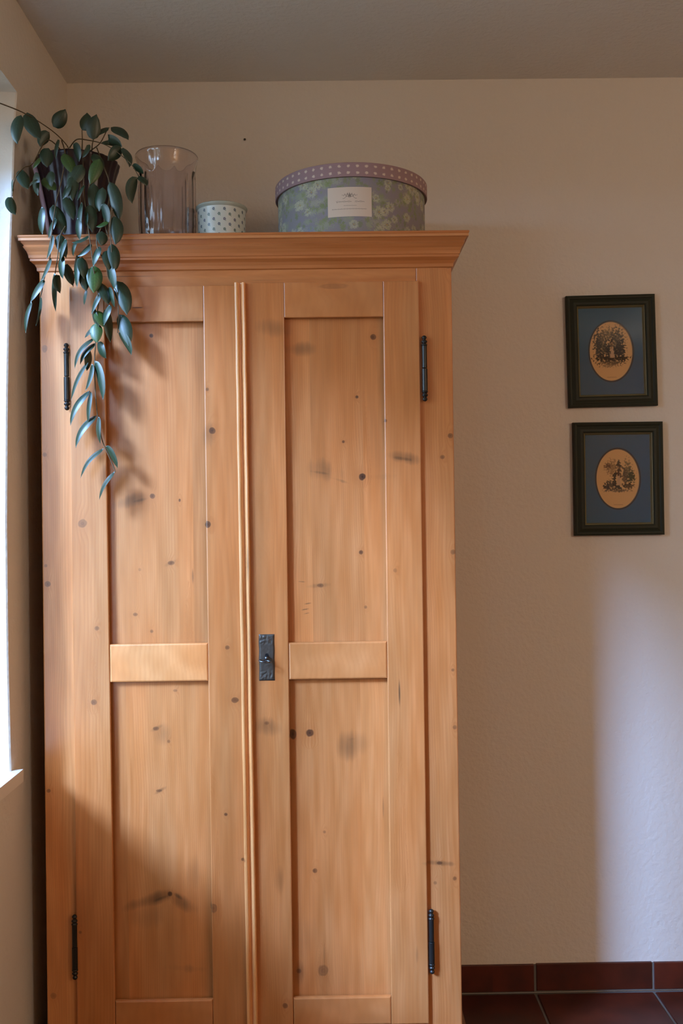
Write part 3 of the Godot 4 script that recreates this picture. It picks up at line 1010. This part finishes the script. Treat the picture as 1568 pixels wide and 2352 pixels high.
func build_plant():
	var p := thing("potted_plant", "trailing glossy-leaved plant in a dark fluted pot, its vines hanging over the wardrobe", "plant", POT)
	# leaf textures: paler midrib and faint side veins
	var leaf_m := []
	for k in 2:
		var im := Image.create(96, 192, false, Image.FORMAT_RGB8)
		var c0 := [Color(0.075, 0.18, 0.095), Color(0.18, 0.295, 0.085)][k] as Color
		var c1 := [Color(0.21, 0.33, 0.24), Color(0.36, 0.48, 0.22)][k] as Color
		for y in 192:
			for x in 96:
				var u := absf(x - 47.5) / 47.5
				var v := y / 192.0
				var pale_strip := clampf(1.0 - u * 22.0, 0.0, 1.0)
				var vein := pow(absf(sin((v * 9.0 - u * 1.6) * PI)), 24.0) * 0.28 * (1.0 - u)
				var t := clampf(pale_strip * 0.8 + vein, 0.0, 1.0)
				var sp := 1.0 + 0.16 * nz.get_noise_2d(x * 9.0, y * 9.0 + k * 300.0)
				im.set_pixel(x, y, Color(lerpf(c0.r, c1.r, t) * sp, lerpf(c0.g, c1.g, t) * sp, lerpf(c0.b, c1.b, t) * sp))
		var m := mat(Color.WHITE, 0.43, 0.0, 0.64)
		m.albedo_texture = ImageTexture.create_from_image(im)
		m.cull_mode = BaseMaterial3D.CULL_DISABLED
		m.backlight_enabled = true
		m.backlight = Color(0.10, 0.16, 0.05) if k == 0 else Color(0.22, 0.30, 0.08)
		leaf_m.append(m)
	var flutes := 22
	var flute := func(a: float, i: int, r: float) -> float:
		if i < 2 or i > 12:
			return r
		return r + 0.0016 * cos(a * flutes) * smoothstep(0.0, 6.0, i - 1)
	var prof := []
	for q in [[0.0, 0.0], [0.056, 0.0], [0.060, 0.003], [0.0625, 0.02], [0.066, 0.05], [0.071, 0.09], [0.0765, 0.125], [0.082, 0.155], [0.087, 0.178], [0.0915, 0.192], [0.0945, 0.200], [0.0955, 0.204], [0.0950, 0.207], [0.0925, 0.208], [0.0895, 0.204], [0.085, 0.185], [0.080, 0.165]]:
		prof.append(Vector2(q[0], q[1]))
	var s := st_new()
	lathe(s, prof, 132, Vector3.ZERO, flute)
	put("pot", s, M.aubergine, p)
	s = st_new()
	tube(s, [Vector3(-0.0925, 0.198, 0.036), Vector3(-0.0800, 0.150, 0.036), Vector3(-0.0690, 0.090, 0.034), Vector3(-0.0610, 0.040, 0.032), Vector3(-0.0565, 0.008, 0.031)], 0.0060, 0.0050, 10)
	var pale_strip := put("pot_highlight", s, M.lilac, p)  # added lilac tube standing for the window highlight on the pot's left edge
	pale_strip.set_meta("label", "added pale lilac strip for the window highlight on the pot edge")
	s = st_new()
	lathe(s, [Vector2(0.083, 0.178), Vector2(0.05, 0.184), Vector2(0.0, 0.186)], 32)
	put("soil", s, mat(Color(0.12, 0.085, 0.06), 0.95), p)
	var stem_m := mat(Color(0.33, 0.27, 0.17), 0.6)
	for path in [
		[Vector3(-73, 184, 420), Vector3(-70, 210, 330), Vector3(-58, 242, 200), Vector3(-31, 246, 100), Vector3(-13, 234, 50), Vector3(-11, 223, 30)],
		[Vector3(23, 220, 50), Vector3(29, 236, 70), Vector3(31, 255, 80)],
		[Vector3(48, 216, 60), Vector3(54, 222, 80), Vector3(59, 230, 90)],
		[Vector3(35, 215, 50), Vector3(70, 223, 80), Vector3(86, 255, 75), Vector3(91, 263, 72)],
		[Vector3(-8, 230, 40), Vector3(13, 241, 60), Vector3(40, 236, 70), Vector3(81, 216, 100), Vector3(110, 197, 110), Vector3(148, 163, 120), Vector3(167, 131, 130)],
		[Vector3(-25, 221, 50), Vector3(-40, 221, 110), Vector3(-54, 147, 170), Vector3(-64, 127, 200), Vector3(-67, 86, 250), Vector3(-67, 43, 270)],
		[Vector3(64, 214, 80), Vector3(91, 152, 125), Vector3(107, 110, 150), Vector3(108, 68, 160), Vector3(100, 22, 170), Vector3(109, -14, 180)],
		[Vector3(30, 213, 70), Vector3(47, 135, 135), Vector3(55, 61, 155), Vector3(71, -20, 185), Vector3(78, -73, 188), Vector3(78, -83, 185)],
		[Vector3(95, 6, 175), Vector3(86, -34, 185), Vector3(106, -80, 188), Vector3(109, -107, 175), Vector3(124, -135, 165), Vector3(126, -180, 160), Vector3(122, -221, 152)],
		[Vector3(119, 44, 175), Vector3(115, -1, 185), Vector3(118, -35, 188), Vector3(119, -89, 185)],
		[Vector3(-7, 220, 110), Vector3(6, 176, 130), Vector3(1, 111, 150), Vector3(-8, 60, 160), Vector3(-11, -15, 185), Vector3(-15, -63, 185), Vector3(-32, -104, 170), Vector3(-40, -129, 160), Vector3(-47, -141, 150)],
		[Vector3(15, 9, 170), Vector3(7, -19, 185), Vector3(2, -61, 185), Vector3(-11, -91, 160)],
		[Vector3(77, -82, 182), Vector3(83, -151, 162), Vector3(75, -198, 157), Vector3(73, -244, 150), Vector3(70, -280, 148), Vector3(71, -349, 148), Vector3(75, -402, 148), Vector3(82, -445, 148), Vector3(90, -471, 148), Vector3(104, -503, 148), Vector3(113, -526, 148)]]:
		var pts := []
		for q in path:
			pts.append(q * 0.001)
		s = st_new()
		tube(s, smooth_path(pts), 0.0014, 0.0010)
		put("stem", s, stem_m, p)
	var i := 0
	for q in [
		[-54, 221, 246, -60, 156, 254, 28, -8, 0, 0],
		[-63, 256, 176, -32, 193, 184, 36, -3, -23, 0],
		[-41, 273, 56, -10, 310, 64, 35, -5, -19, 0],
		[30, 256, 76, 44, 293, 84, 40, -2, 22, 0],
		[58, 230, 86, 68, 285, 94, 34, 3, -14, 0],
		[89, 264, 71, 57, 238, 79, 31, -4, 45, 0],
		[93, 266, 66, 135, 233, 74, 31, 9, -36, 0],
		[79, 220, 96, 127, 206, 104, 30, 9, 50, 0],
		[124, 207, 106, 96, 172, 114, 30, 4, -39, 0],
		[128, 204, 106, 144, 156, 114, 29, 10, -53, 0],
		[153, 153, 116, 178, 138, 124, 31, 2, 70, 0],
		[168, 133, 126, 186, 107, 134, 28, 5, -49, 0],
		[165, 127, 136, 156, 65, 144, 29, -9, -40, 0],
		[109, 110, 156, 131, 20, 164, 31, 5, 0, 0],
		[50, 63, 166, 50, -13, 174, 28, -8, 55, 0],
		[-15, 61, 156, 13, -7, 164, 34, 2, -27, 0],
		[-39, 57, 156, -36, -7, 164, 31, -6, 41, 0],
		[-68, 124, 196, -54, 79, 204, 31, -3, -35, 0],
		[-69, 42, 266, -59, 2, 274, 26, -5, -41, 0],
		[-72, 77, 256, -69, 52, 264, 29, 0, 74, 0],
		[-53, 176, 126, -65, 148, 134, 29, 0, 46, 1],
		[-52, 133, 156, -45, 78, 164, 31, -5, 41, 0],
		[-38, 244, 96, -57, 208, 104, 28, -4, -34, 0],
		[-30, 195, 131, -32, 149, 139, 33, -2, -28, 0],
		[-14, 220, 116, -17, 172, 124, 29, -4, 55, 0],
		[53, 203, 126, 44, 171, 134, 30, 3, 47, 0],
		[15, 112, 146, 5, 73, 154, 30, 2, 39, 0],
		[-38, 124, 146, -9, 92, 154, 32, 2, -35, 1],
		[45, 154, 141, 14, 103, 149, 36, 3, 0, 0],
		[83, 168, 136, 63, 108, 144, 30, 2, -15, 1],
		[52, 103, 156, 41, 67, 164, 31, -3, 61, 0],
		[71, 111, 146, 73, 35, 154, 32, 5, -25, 0],
		[56, 40, 161, 60, 6, 169, 28, 0, 61, 0],
		[105, 24, 166, 83, 6, 174, 31, 3, 53, 1],
		[97, -6, 181, 97, -40, 189, 28, 3, -30, 0],
		[121, 28, 176, 126, -37, 184, 32, 8, -14, 0],
		[117, -33, 181, 124, -97, 189, 29, 6, -25, 0],
		[6, -10, 178, 21, -64, 186, 27, -3, -21, 0],
		[66, -14, 178, 33, -31, 186, 29, 4, 59, 0],
		[41, -24, 178, 36, -61, 186, 30, -6, 58, 0],
		[70, -31, 178, 45, -61, 186, 28, 4, 46, 0],
		[-13, -12, 178, -22, -67, 186, 28, 3, 53, 0],
		[-17, -61, 178, -35, -114, 186, 31, 2, 57, 0],
		[-31, -106, 176, -58, -159, 184, 31, -3, 44, 0],
		[-60, -154, 171, -70, -225, 179, 27, -8, 52, 0],
		[-50, -137, 141, -58, -204, 149, 28, 4, 63, 0],
		[-17, -86, 146, -12, -174, 154, 32, -5, 53, 0],
		[7, -55, 178, 13, -110, 186, 30, -4, 44, 0],
		[-2, -94, 156, 1, -136, 164, 28, -4, -63, 0],
		[15, -69, 156, 29, -120, 164, 30, 0, -49, 0],
		[40, -54, 173, 42, -128, 181, 29, -3, 47, 0],
		[61, -78, 168, 61, -135, 176, 28, -5, -26, 0],
		[77, -78, 173, 77, -140, 181, 37, 4, -18, 1],
		[105, -78, 178, 124, -134, 186, 31, 3, 44, 0],
		[104, -122, 156, 119, -167, 164, 30, -3, 58, 0],
		[122, -108, 156, 145, -185, 164, 37, 8, -13, 0],
		[51, -126, 146, 50, -160, 154, 29, -2, 62, 0],
		[88, -127, 156, 68, -182, 164, 29, -3, 52, 0],
		[67, -166, 151, 84, -215, 159, 31, -4, 56, 0],
		[124, -180, 151, 147, -252, 159, 32, 7, 0, 0],
		[122, -220, 146, 152, -271, 154, 32, 5, 50, 0],
		[82, -173, 158, 94, -211, 166, 31, 3, -38, 1],
		[78, -200, 158, 81, -245, 166, 31, -3, 0, 1],
		[100, -166, 150, 107, -244, 158, 31, 2, -56, 0],
		[70, -230, 146, 28, -300, 154, 30, -18, 55, 0],
		[71, -241, 143, 39, -290, 151, 30, -11, 52, 0],
		[57, -254, 138, 52, -303, 146, 29, 4, -66, 0],
		[70, -205, 146, 50, -232, 154, 32, -3, 59, 0],
		[77, -239, 146, 97, -277, 154, 31, -4, 44, 0],
		[56, -280, 146, 19, -369, 154, 28, -10, 57, 0],
		[71, -281, 151, 90, -369, 159, 33, 3, 44, 0],
		[63, -287, 146, 50, -348, 154, 28, 3, 54, 0],
		[59, -346, 146, 17, -424, 154, 28, -15, 44, 0],
		[59, -347, 144, 55, -420, 152, 28, -4, 54, 0],
		[73, -401, 146, 28, -473, 154, 29, -16, 44, 0],
		[76, -403, 146, 82, -464, 154, 31, -6, 56, 0],
		[88, -473, 146, 38, -539, 154, 28, -15, 59, 0],
		[91, -469, 146, 119, -518, 154, 32, 2, 55, 0],
		[111, -524, 146, 78, -587, 154, 30, -11, 63, 0],
		[20, 210, 116, 35, 166, 124, 29, 3, 43, 0],
		[68, 184, 126, 89, 142, 134, 29, 4, -37, 0],
		[4, 181, 136, 29, 130, 144, 31, 3, -29, 1],
		[-21, 139, 146, -24, 91, 154, 30, -4, 25, 0],
		[31, 129, 146, 27, 69, 154, 28, -3, -15, 0],
		[94, 98, 156, 88, 42, 164, 30, -4, 20, 0],
		[12, 78, 156, 31, 24, 164, 29, 4, -30, 0],
		[66, 59, 161, 73, -5, 169, 29, 3, -25, 0],
		[92, 57, 166, 107, 7, 174, 31, 4, 43, 0],
		[42, 27, 171, 49, -24, 179, 28, -3, 43, 0],
		[-44, 110, 176, -59, 90, 184, 31, -3, 61, 0],
		[-7, 29, 166, -20, -19, 174, 28, -4, 48, 0],
		[91, -39, 183, 80, -85, 191, 31, -4, 44, 0],
		[108, -48, 183, 113, -94, 191, 29, 3, -39, 0],
		[18, -22, 183, 9, -73, 191, 31, -4, 53, 0],
		[54, -62, 183, 59, -111, 191, 28, 3, -43, 0],
		[107, -161, 161, 96, -208, 169, 31, -4, 48, 0],
		[89, -113, 161, 106, -163, 169, 31, 4, -43, 0]]:
		var B := Vector3(q[0], q[1], q[2]) * 0.001
		var T := Vector3(q[3], q[4], q[5]) * 0.001
		var st := leaf_mesh(B, T, q[6] * 0.001, q[7] * 0.001, q[8], 0.006)
		put("leaf", st, leaf_m[q[9]], p)
		i += 1

# ------------------------------------------------------------------ prints on the wall

func engraving(k: int) -> Image:
	var W := 232
	var H := 320
	var im := Image.create(W, H, false, Image.FORMAT_RGB8)
	im.fill(Color(0.80, 0.63, 0.42))
	var blobs: Array
	# cx, cy, rx, ry, r, g, b, alpha
	if k == 0:
		blobs = [[72, 120, 34, 66, .30, .26, .20, .55], [58, 130, 16, 75, .20, .17, .14, .6], [112, 78, 44, 34, .42, .36, .24, .5], [146, 115, 36, 70, .26, .24, .20, .55], [158, 160, 22, 56, .14, .12, .11, .65], [92, 150, 36, 40, .22, .20, .16, .55], [118, 112, 12, 12, .20, .13, .09, .9], [118, 130, 10, 12, .48, .36, .24, .7], [104, 160, 12, 32, .16, .14, .12, .8], [138, 168, 14, 36, .15, .13, .12, .8], [116, 196, 82, 14, .12, .10, .09, .75], [70, 186, 22, 18, .13, .11, .10, .6], [166, 192, 22, 14, .13, .11, .10, .7], [116, 214, 66, 12, .28, .23, .17, .5], [110, 228, 46, 10, .40, .32, .22, .4]]
	else:
		blobs = [[92, 108, 28, 40, .48, .36, .24, .4], [72, 96, 18, 14, .36, .24, .17, .55], [120, 92, 10, 22, .26, .20, .16, .7], [122, 110, 13, 22, .28, .22, .18, .65], [104, 138, 9, 12, .20, .15, .12, .75], [120, 142, 11, 20, .30, .19, .14, .7], [160, 130, 22, 58, .36, .33, .24, .5], [176, 150, 18, 36, .20, .24, .17, .65], [146, 150, 12, 52, .32, .26, .21, .5], [86, 190, 26, 26, .24, .21, .19, .6], [66, 200, 16, 18, .19, .15, .14, .65], [160, 194, 28, 16, .24, .19, .14, .6], [102, 176, 9, 36, .16, .14, .13, .7], [120, 206, 14, 14, .13, .14, .14, .8], [118, 218, 56, 9, .40, .33, .25, .5]]
	for b in blobs:
		blot(im, 116.0 + (b[0] - 116.0) * 1.12, b[1], b[2] * 1.2, b[3] * 1.12, Color(b[4] * 0.85, b[5] * 0.85, b[6] * 0.85, minf(1.0, b[7] * 1.35)), 0.75, false, 7.0, 0.5)
	# fine hatching gives the washes the grain of an engraving
	for y in range(40, 240):
		for x in range(30, 205):
			var c := im.get_pixel(x, y)
			if c.r < 0.7:
				var hsh := 0.05 * sin((x + y * 0.6) * 1.9) + 0.20 * nz.get_noise_2d(x * 22.0, y * 22.0 + k * 900.0)
				im.set_pixel(x, y, Color(c.r + hsh, c.g + hsh * 0.9, c.b + hsh * 0.75))
	# pale apron of the standing figure
	var ax := 122.0 if k == 0 else 120.0
	for y in range(142 if k == 0 else 146, 192):
		var f := (y - 142.0) / 50.0
		blot(im, ax, y, 5.0 + 10.0 * f if k == 0 else 7.0 + 5.0 * f, 2.2, Color(0.72, 0.58, 0.44, 0.6), 0.15, false)
	blot(im, ax, 118.0 if k == 0 else 104.0, 5.5, 6.5, Color(0.62, 0.46, 0.32, 0.8), 0.2, false)
	for x in range(94, 140):
		var y := 288 + int(1.6 * sin(x * 1.1))
		if x % 7 != 0:
			im.set_pixel(x, y, Color(0.50, 0.37, 0.24))
			im.set_pixel(x, y + 1, Color(0.55, 0.41, 0.27))
	return im

func build_print(k: int, at: Vector3, size: Vector2, turn: float, label: String):
	var f := thing("framed_print", label, "picture", at, "dark framed prints with blue mounts")
	f.rotation.z = turn
	var w := size.x / 2
	var h := size.y / 2
	# frame rails, mitred: profile across the rail (in from the outer edge, depth)
	var prof := [Vector2(0.0, 0.0), Vector2(0.0, 0.014), Vector2(0.0012, 0.0165), Vector2(0.005, 0.0175), Vector2(0.009, 0.0165), Vector2(0.011, 0.0148), Vector2(0.0125, 0.0150), Vector2(0.019, 0.0170), Vector2(0.0245, 0.0172), Vector2(0.0275, 0.0160), Vector2(0.0285, 0.0135)]
	var gilt := [Vector2(0.0285, 0.0135), Vector2(0.0288, 0.0138), Vector2(0.0300, 0.0128), Vector2(0.0335, 0.0068), Vector2(0.0338, 0.0050)]
	var corner := func(q: Vector2, c: int) -> Vector3:
		var sx := [-1, 1, 1, -1][c] as int
		var sy := [-1, -1, 1, 1][c] as int
		return Vector3(sx * (w - q.x), sy * (h - q.x), q.y)
	for c in 4:
		for part in [["frame_rail", prof, M.dark_frame], ["gilt_slip", gilt, M.gilt]]:
			var s := st_new()
			var pr: Array = part[1]
			for i in pr.size() - 1:
				quad(s, corner.call(pr[i], c), corner.call(pr[i], (c + 1) % 4), corner.call(pr[i + 1], (c + 1) % 4), corner.call(pr[i + 1], c))
			put(part[0], s, part[2], f)
	# mount with a bevelled oval opening
	var iw := w - 0.0335
	var ih := h - 0.0335
	var ox := 0.0572
	var oy := 0.0787
	var s := st_new()
	var bev := st_new()
	var line := st_new()
	var n := 72
	var rect := func(a: float) -> Vector3:
		var d := Vector2(cos(a), sin(a))
		var t := minf(iw / maxf(absf(d.x), 1e-6), ih / maxf(absf(d.y), 1e-6))
		return Vector3(d.x * t, d.y * t, 0.0062)
	var oval := func(a: float, g: float, z: float) -> Vector3:
		return Vector3(cos(a) * (ox + g), sin(a) * (oy + g), z)
	var angles := []
	for i in n:
		angles.append(TAU * i / n)
	for a in [atan2(ih, iw), PI - atan2(ih, iw), PI + atan2(ih, iw), TAU - atan2(ih, iw)]:
		angles.append(a)
	angles.sort()
	for i in angles.size():
		var a: float = angles[i]
		var b: float = angles[(i + 1) % angles.size()]
		quad(s, oval.call(a, 0.0045, 0.0062), rect.call(a), rect.call(b), oval.call(b, 0.0045, 0.0062), [], Vector3(0, 0, 1))
		quad(line, oval.call(a, 0.0006, 0.0062), oval.call(a, 0.0045, 0.0062), oval.call(b, 0.0045, 0.0062), oval.call(b, 0.0006, 0.0062), [], Vector3(0, 0, 1))
		quad(bev, oval.call(a, -0.0006, 0.0044), oval.call(a, 0.0006, 0.0062), oval.call(b, 0.0006, 0.0062), oval.call(b, -0.0006, 0.0044))
	put("mount", s, M.blue_mount, f)
	put("oval_line", line, M.blue_line, f)
	put("oval_bevel", bev, mat(Color(0.62, 0.52, 0.38), 0.8), f)
	s = st_new()
	quad(s, Vector3(-0.0625, -0.0862, 0.0042), Vector3(0.0625, -0.0862, 0.0042), Vector3(0.0625, 0.0862, 0.0042), Vector3(-0.0625, 0.0862, 0.0042), [Vector2(0, 1), Vector2(1, 1), Vector2(1, 0), Vector2(0, 0)])
	var pm := mat(Color.WHITE, 0.85, 0.0, 0.2)
	pm.albedo_texture = ImageTexture.create_from_image(engraving(k))
	put("print", s, pm, f)
	s = st_new()
	quad(s, Vector3(-iw, -ih, 0.0078), Vector3(iw, -ih, 0.0078), Vector3(iw, ih, 0.0078), Vector3(-iw, ih, 0.0078))
	put("glass", s, M.pane, f)
	s = st_new()
	box(s, Vector3(-w + 0.004, -h + 0.004, 0.0006), Vector3(w - 0.004, h - 0.004, 0.0038))
	put("backing_board", s, mat(Color(0.35, 0.27, 0.2), 0.9), f)

# ------------------------------------------------------------------ scene

const NEAR_Z := -0.95
const FILL_LANTERN := Vector3(2.25, 1.92, 0.8)

func _ready():
	# camera
	var cam := Camera3D.new()
	cam.name = "camera"
	add_child(cam)
	cam.transform = Transform3D(Basis(Vector3(0.99986837, -0.01357322, 0.00888822), Vector3(0.01349822, 0.99987324, 0.00844381), Vector3(-0.0090017, -0.00832272, 0.99992485)).orthonormalized(), Vector3(0, 1.262, 0))
	cam.fov = 55.19
	cam.near = 0.02
	cam.far = 200.0
	cam.current = true
	# sky and exposure
	var sky := ProceduralSkyMaterial.new()
	sky.sky_top_color = Color(0.71, 0.86, 1.0)
	sky.sky_horizon_color = Color(0.73, 0.87, 1.0)
	sky.ground_bottom_color = Color(0.30, 0.32, 0.30)
	sky.ground_horizon_color = Color(0.40, 0.42, 0.40)
	var env := Environment.new()
	env.background_mode = Environment.BG_SKY
	env.sky = Sky.new()
	env.sky.sky_material = sky
	env.background_energy_multiplier = 1.1
	env.tonemap_mode = Environment.TONE_MAPPER_LINEAR
	env.tonemap_exposure = 9.3
	env.sdfgi_enabled = true
	env.ssao_enabled = true
	env.ssil_enabled = true
	var we := WorldEnvironment.new()
	we.name = "world_environment"
	we.environment = env
	add_child(we)
	# the bright blue part of the sky, through the windows on the left
	var sun := DirectionalLight3D.new()
	sun.name = "bright_sky"
	sun.light_color = Color(0.57, 0.725, 0.97)
	sun.light_energy = 0.42
	sun.light_angular_distance = 12.0
	sun.shadow_enabled = true
	sun.sky_mode = DirectionalLight3D.SKY_MODE_LIGHT_ONLY
	add_child(sun)
	sun.look_at_from_position(Vector3.ZERO, Vector3(1.0, -0.80, -0.94))
	# warm fill light added behind the camera to raise the ambient
	var fill_lamp := OmniLight3D.new()
	fill_lamp.name = "warm_fill_light"
	fill_lamp.position = FILL_LANTERN
	fill_lamp.light_color = Color(1.0, 0.93, 0.85)
	fill_lamp.light_energy = 0.135
	fill_lamp.light_size = 0.23
	fill_lamp.omni_range = 14.0
	fill_lamp.omni_attenuation = 2.0
	fill_lamp.shadow_enabled = true
	add_child(fill_lamp)
	# materials shared by several things
	nz.seed = 3
	nz.noise_type = FastNoiseLite.TYPE_SIMPLEX_SMOOTH
	nz.frequency = 0.01
	nz.fractal_octaves = 2
	build_plaster_map()
	M.iron = mat(Color(0.20, 0.195, 0.185), 0.36, 0.6)
	M.steel = mat(Color(0.42, 0.44, 0.47), 0.28, 0.95)
	M.hammered = mat(Color(0.29, 0.265, 0.235), 0.46, 0.35)
	M.aubergine = mat(Color(0.13, 0.05, 0.085), 0.42, 0.0, 0.4)
	M.aubergine.clearcoat_enabled = true
	M.aubergine.clearcoat = 0.35
	M.aubergine.clearcoat_roughness = 0.25
	M.lilac = mat(Color(0.82, 0.76, 0.88), 0.25, 0.0, 0.6)  # colour of the painted window highlight on the pot
	M.dark_frame = mat(Color(0.145, 0.16, 0.115), 0.5, 0.0, 0.35)
	M.gilt = mat(Color(0.52, 0.48, 0.34), 0.42, 0.35)
	M.blue_mount = mat(Color(0.10, 0.30, 0.42), 0.9)
	M.blue_line = mat(Color(0.07, 0.13, 0.19), 0.9)
	M.pane = mat(Color(1, 1, 1, 0.02), 0.03, 0.0, 0.34)
	M.pane.transparency = BaseMaterial3D.TRANSPARENCY_ALPHA
	# setting, then furniture, then small things
	build_room()
	build_floor()
	build_wardrobe()
	build_hat_box()
	build_vase()
	build_bowl()
	build_plant()
	build_print(0, Vector3(0.7502, 1.7040, BACK_Z), Vector2(0.2375, 0.2985), 0.0140, "upper of two dark framed oval prints with blue mounts, hung slightly askew")
	build_print(1, Vector3(0.7630, 1.3627, BACK_Z), Vector2(0.2395, 0.3020), 0.0005, "lower of two dark framed oval prints with blue mounts, hung straight")
	# lantern shape added around the warm fill light, out of view
	var lan := thing("added_lantern", "unseen paper lantern added behind the camera as warm fill light", "fill_lamp", FILL_LANTERN)
	var ls := st_new()
	var lp := []
	for i in 25:
		var a := PI * (i / 24.0) * 0.92 + 0.04 * PI
		lp.append(Vector2(sin(a) * 0.22, -cos(a) * 0.20))
	lathe(ls, lp, 40)
	var lm := mat(Color(0.9, 0.86, 0.78), 0.9)
	lm.emission_enabled = true
	lm.emission = Color(1.0, 0.93, 0.85)
	lm.emission_energy_multiplier = 0.12
	put("shade", ls, lm, lan)
	ls = st_new()
	tube(ls, [Vector3(0, 0.19, 0), Vector3(0, CEIL - FILL_LANTERN.y - 0.002, 0)], 0.003, 0.003, 8)
	put("cord", ls, mat(Color(0.8, 0.8, 0.78), 0.6), lan)
	# old nail in the wall above the wardrobe
	var s := st_new()
	lathe(s, [Vector2(0.0, 0.0), Vector2(0.0016, 0.0), Vector2(0.0016, 0.006), Vector2(0.0032, 0.0065), Vector2(0.0030, 0.0075), Vector2(0.0, 0.0082)], 12)
	var nail := put("nail", s, M.iron)
	nail.transform = Transform3D(Basis(Vector3.RIGHT, PI / 2), Vector3(-0.2216, 2.2837, BACK_Z - 0.0045))
	tag(nail, "tiny dark nail in the bare wall between vase and hat box", "nail")
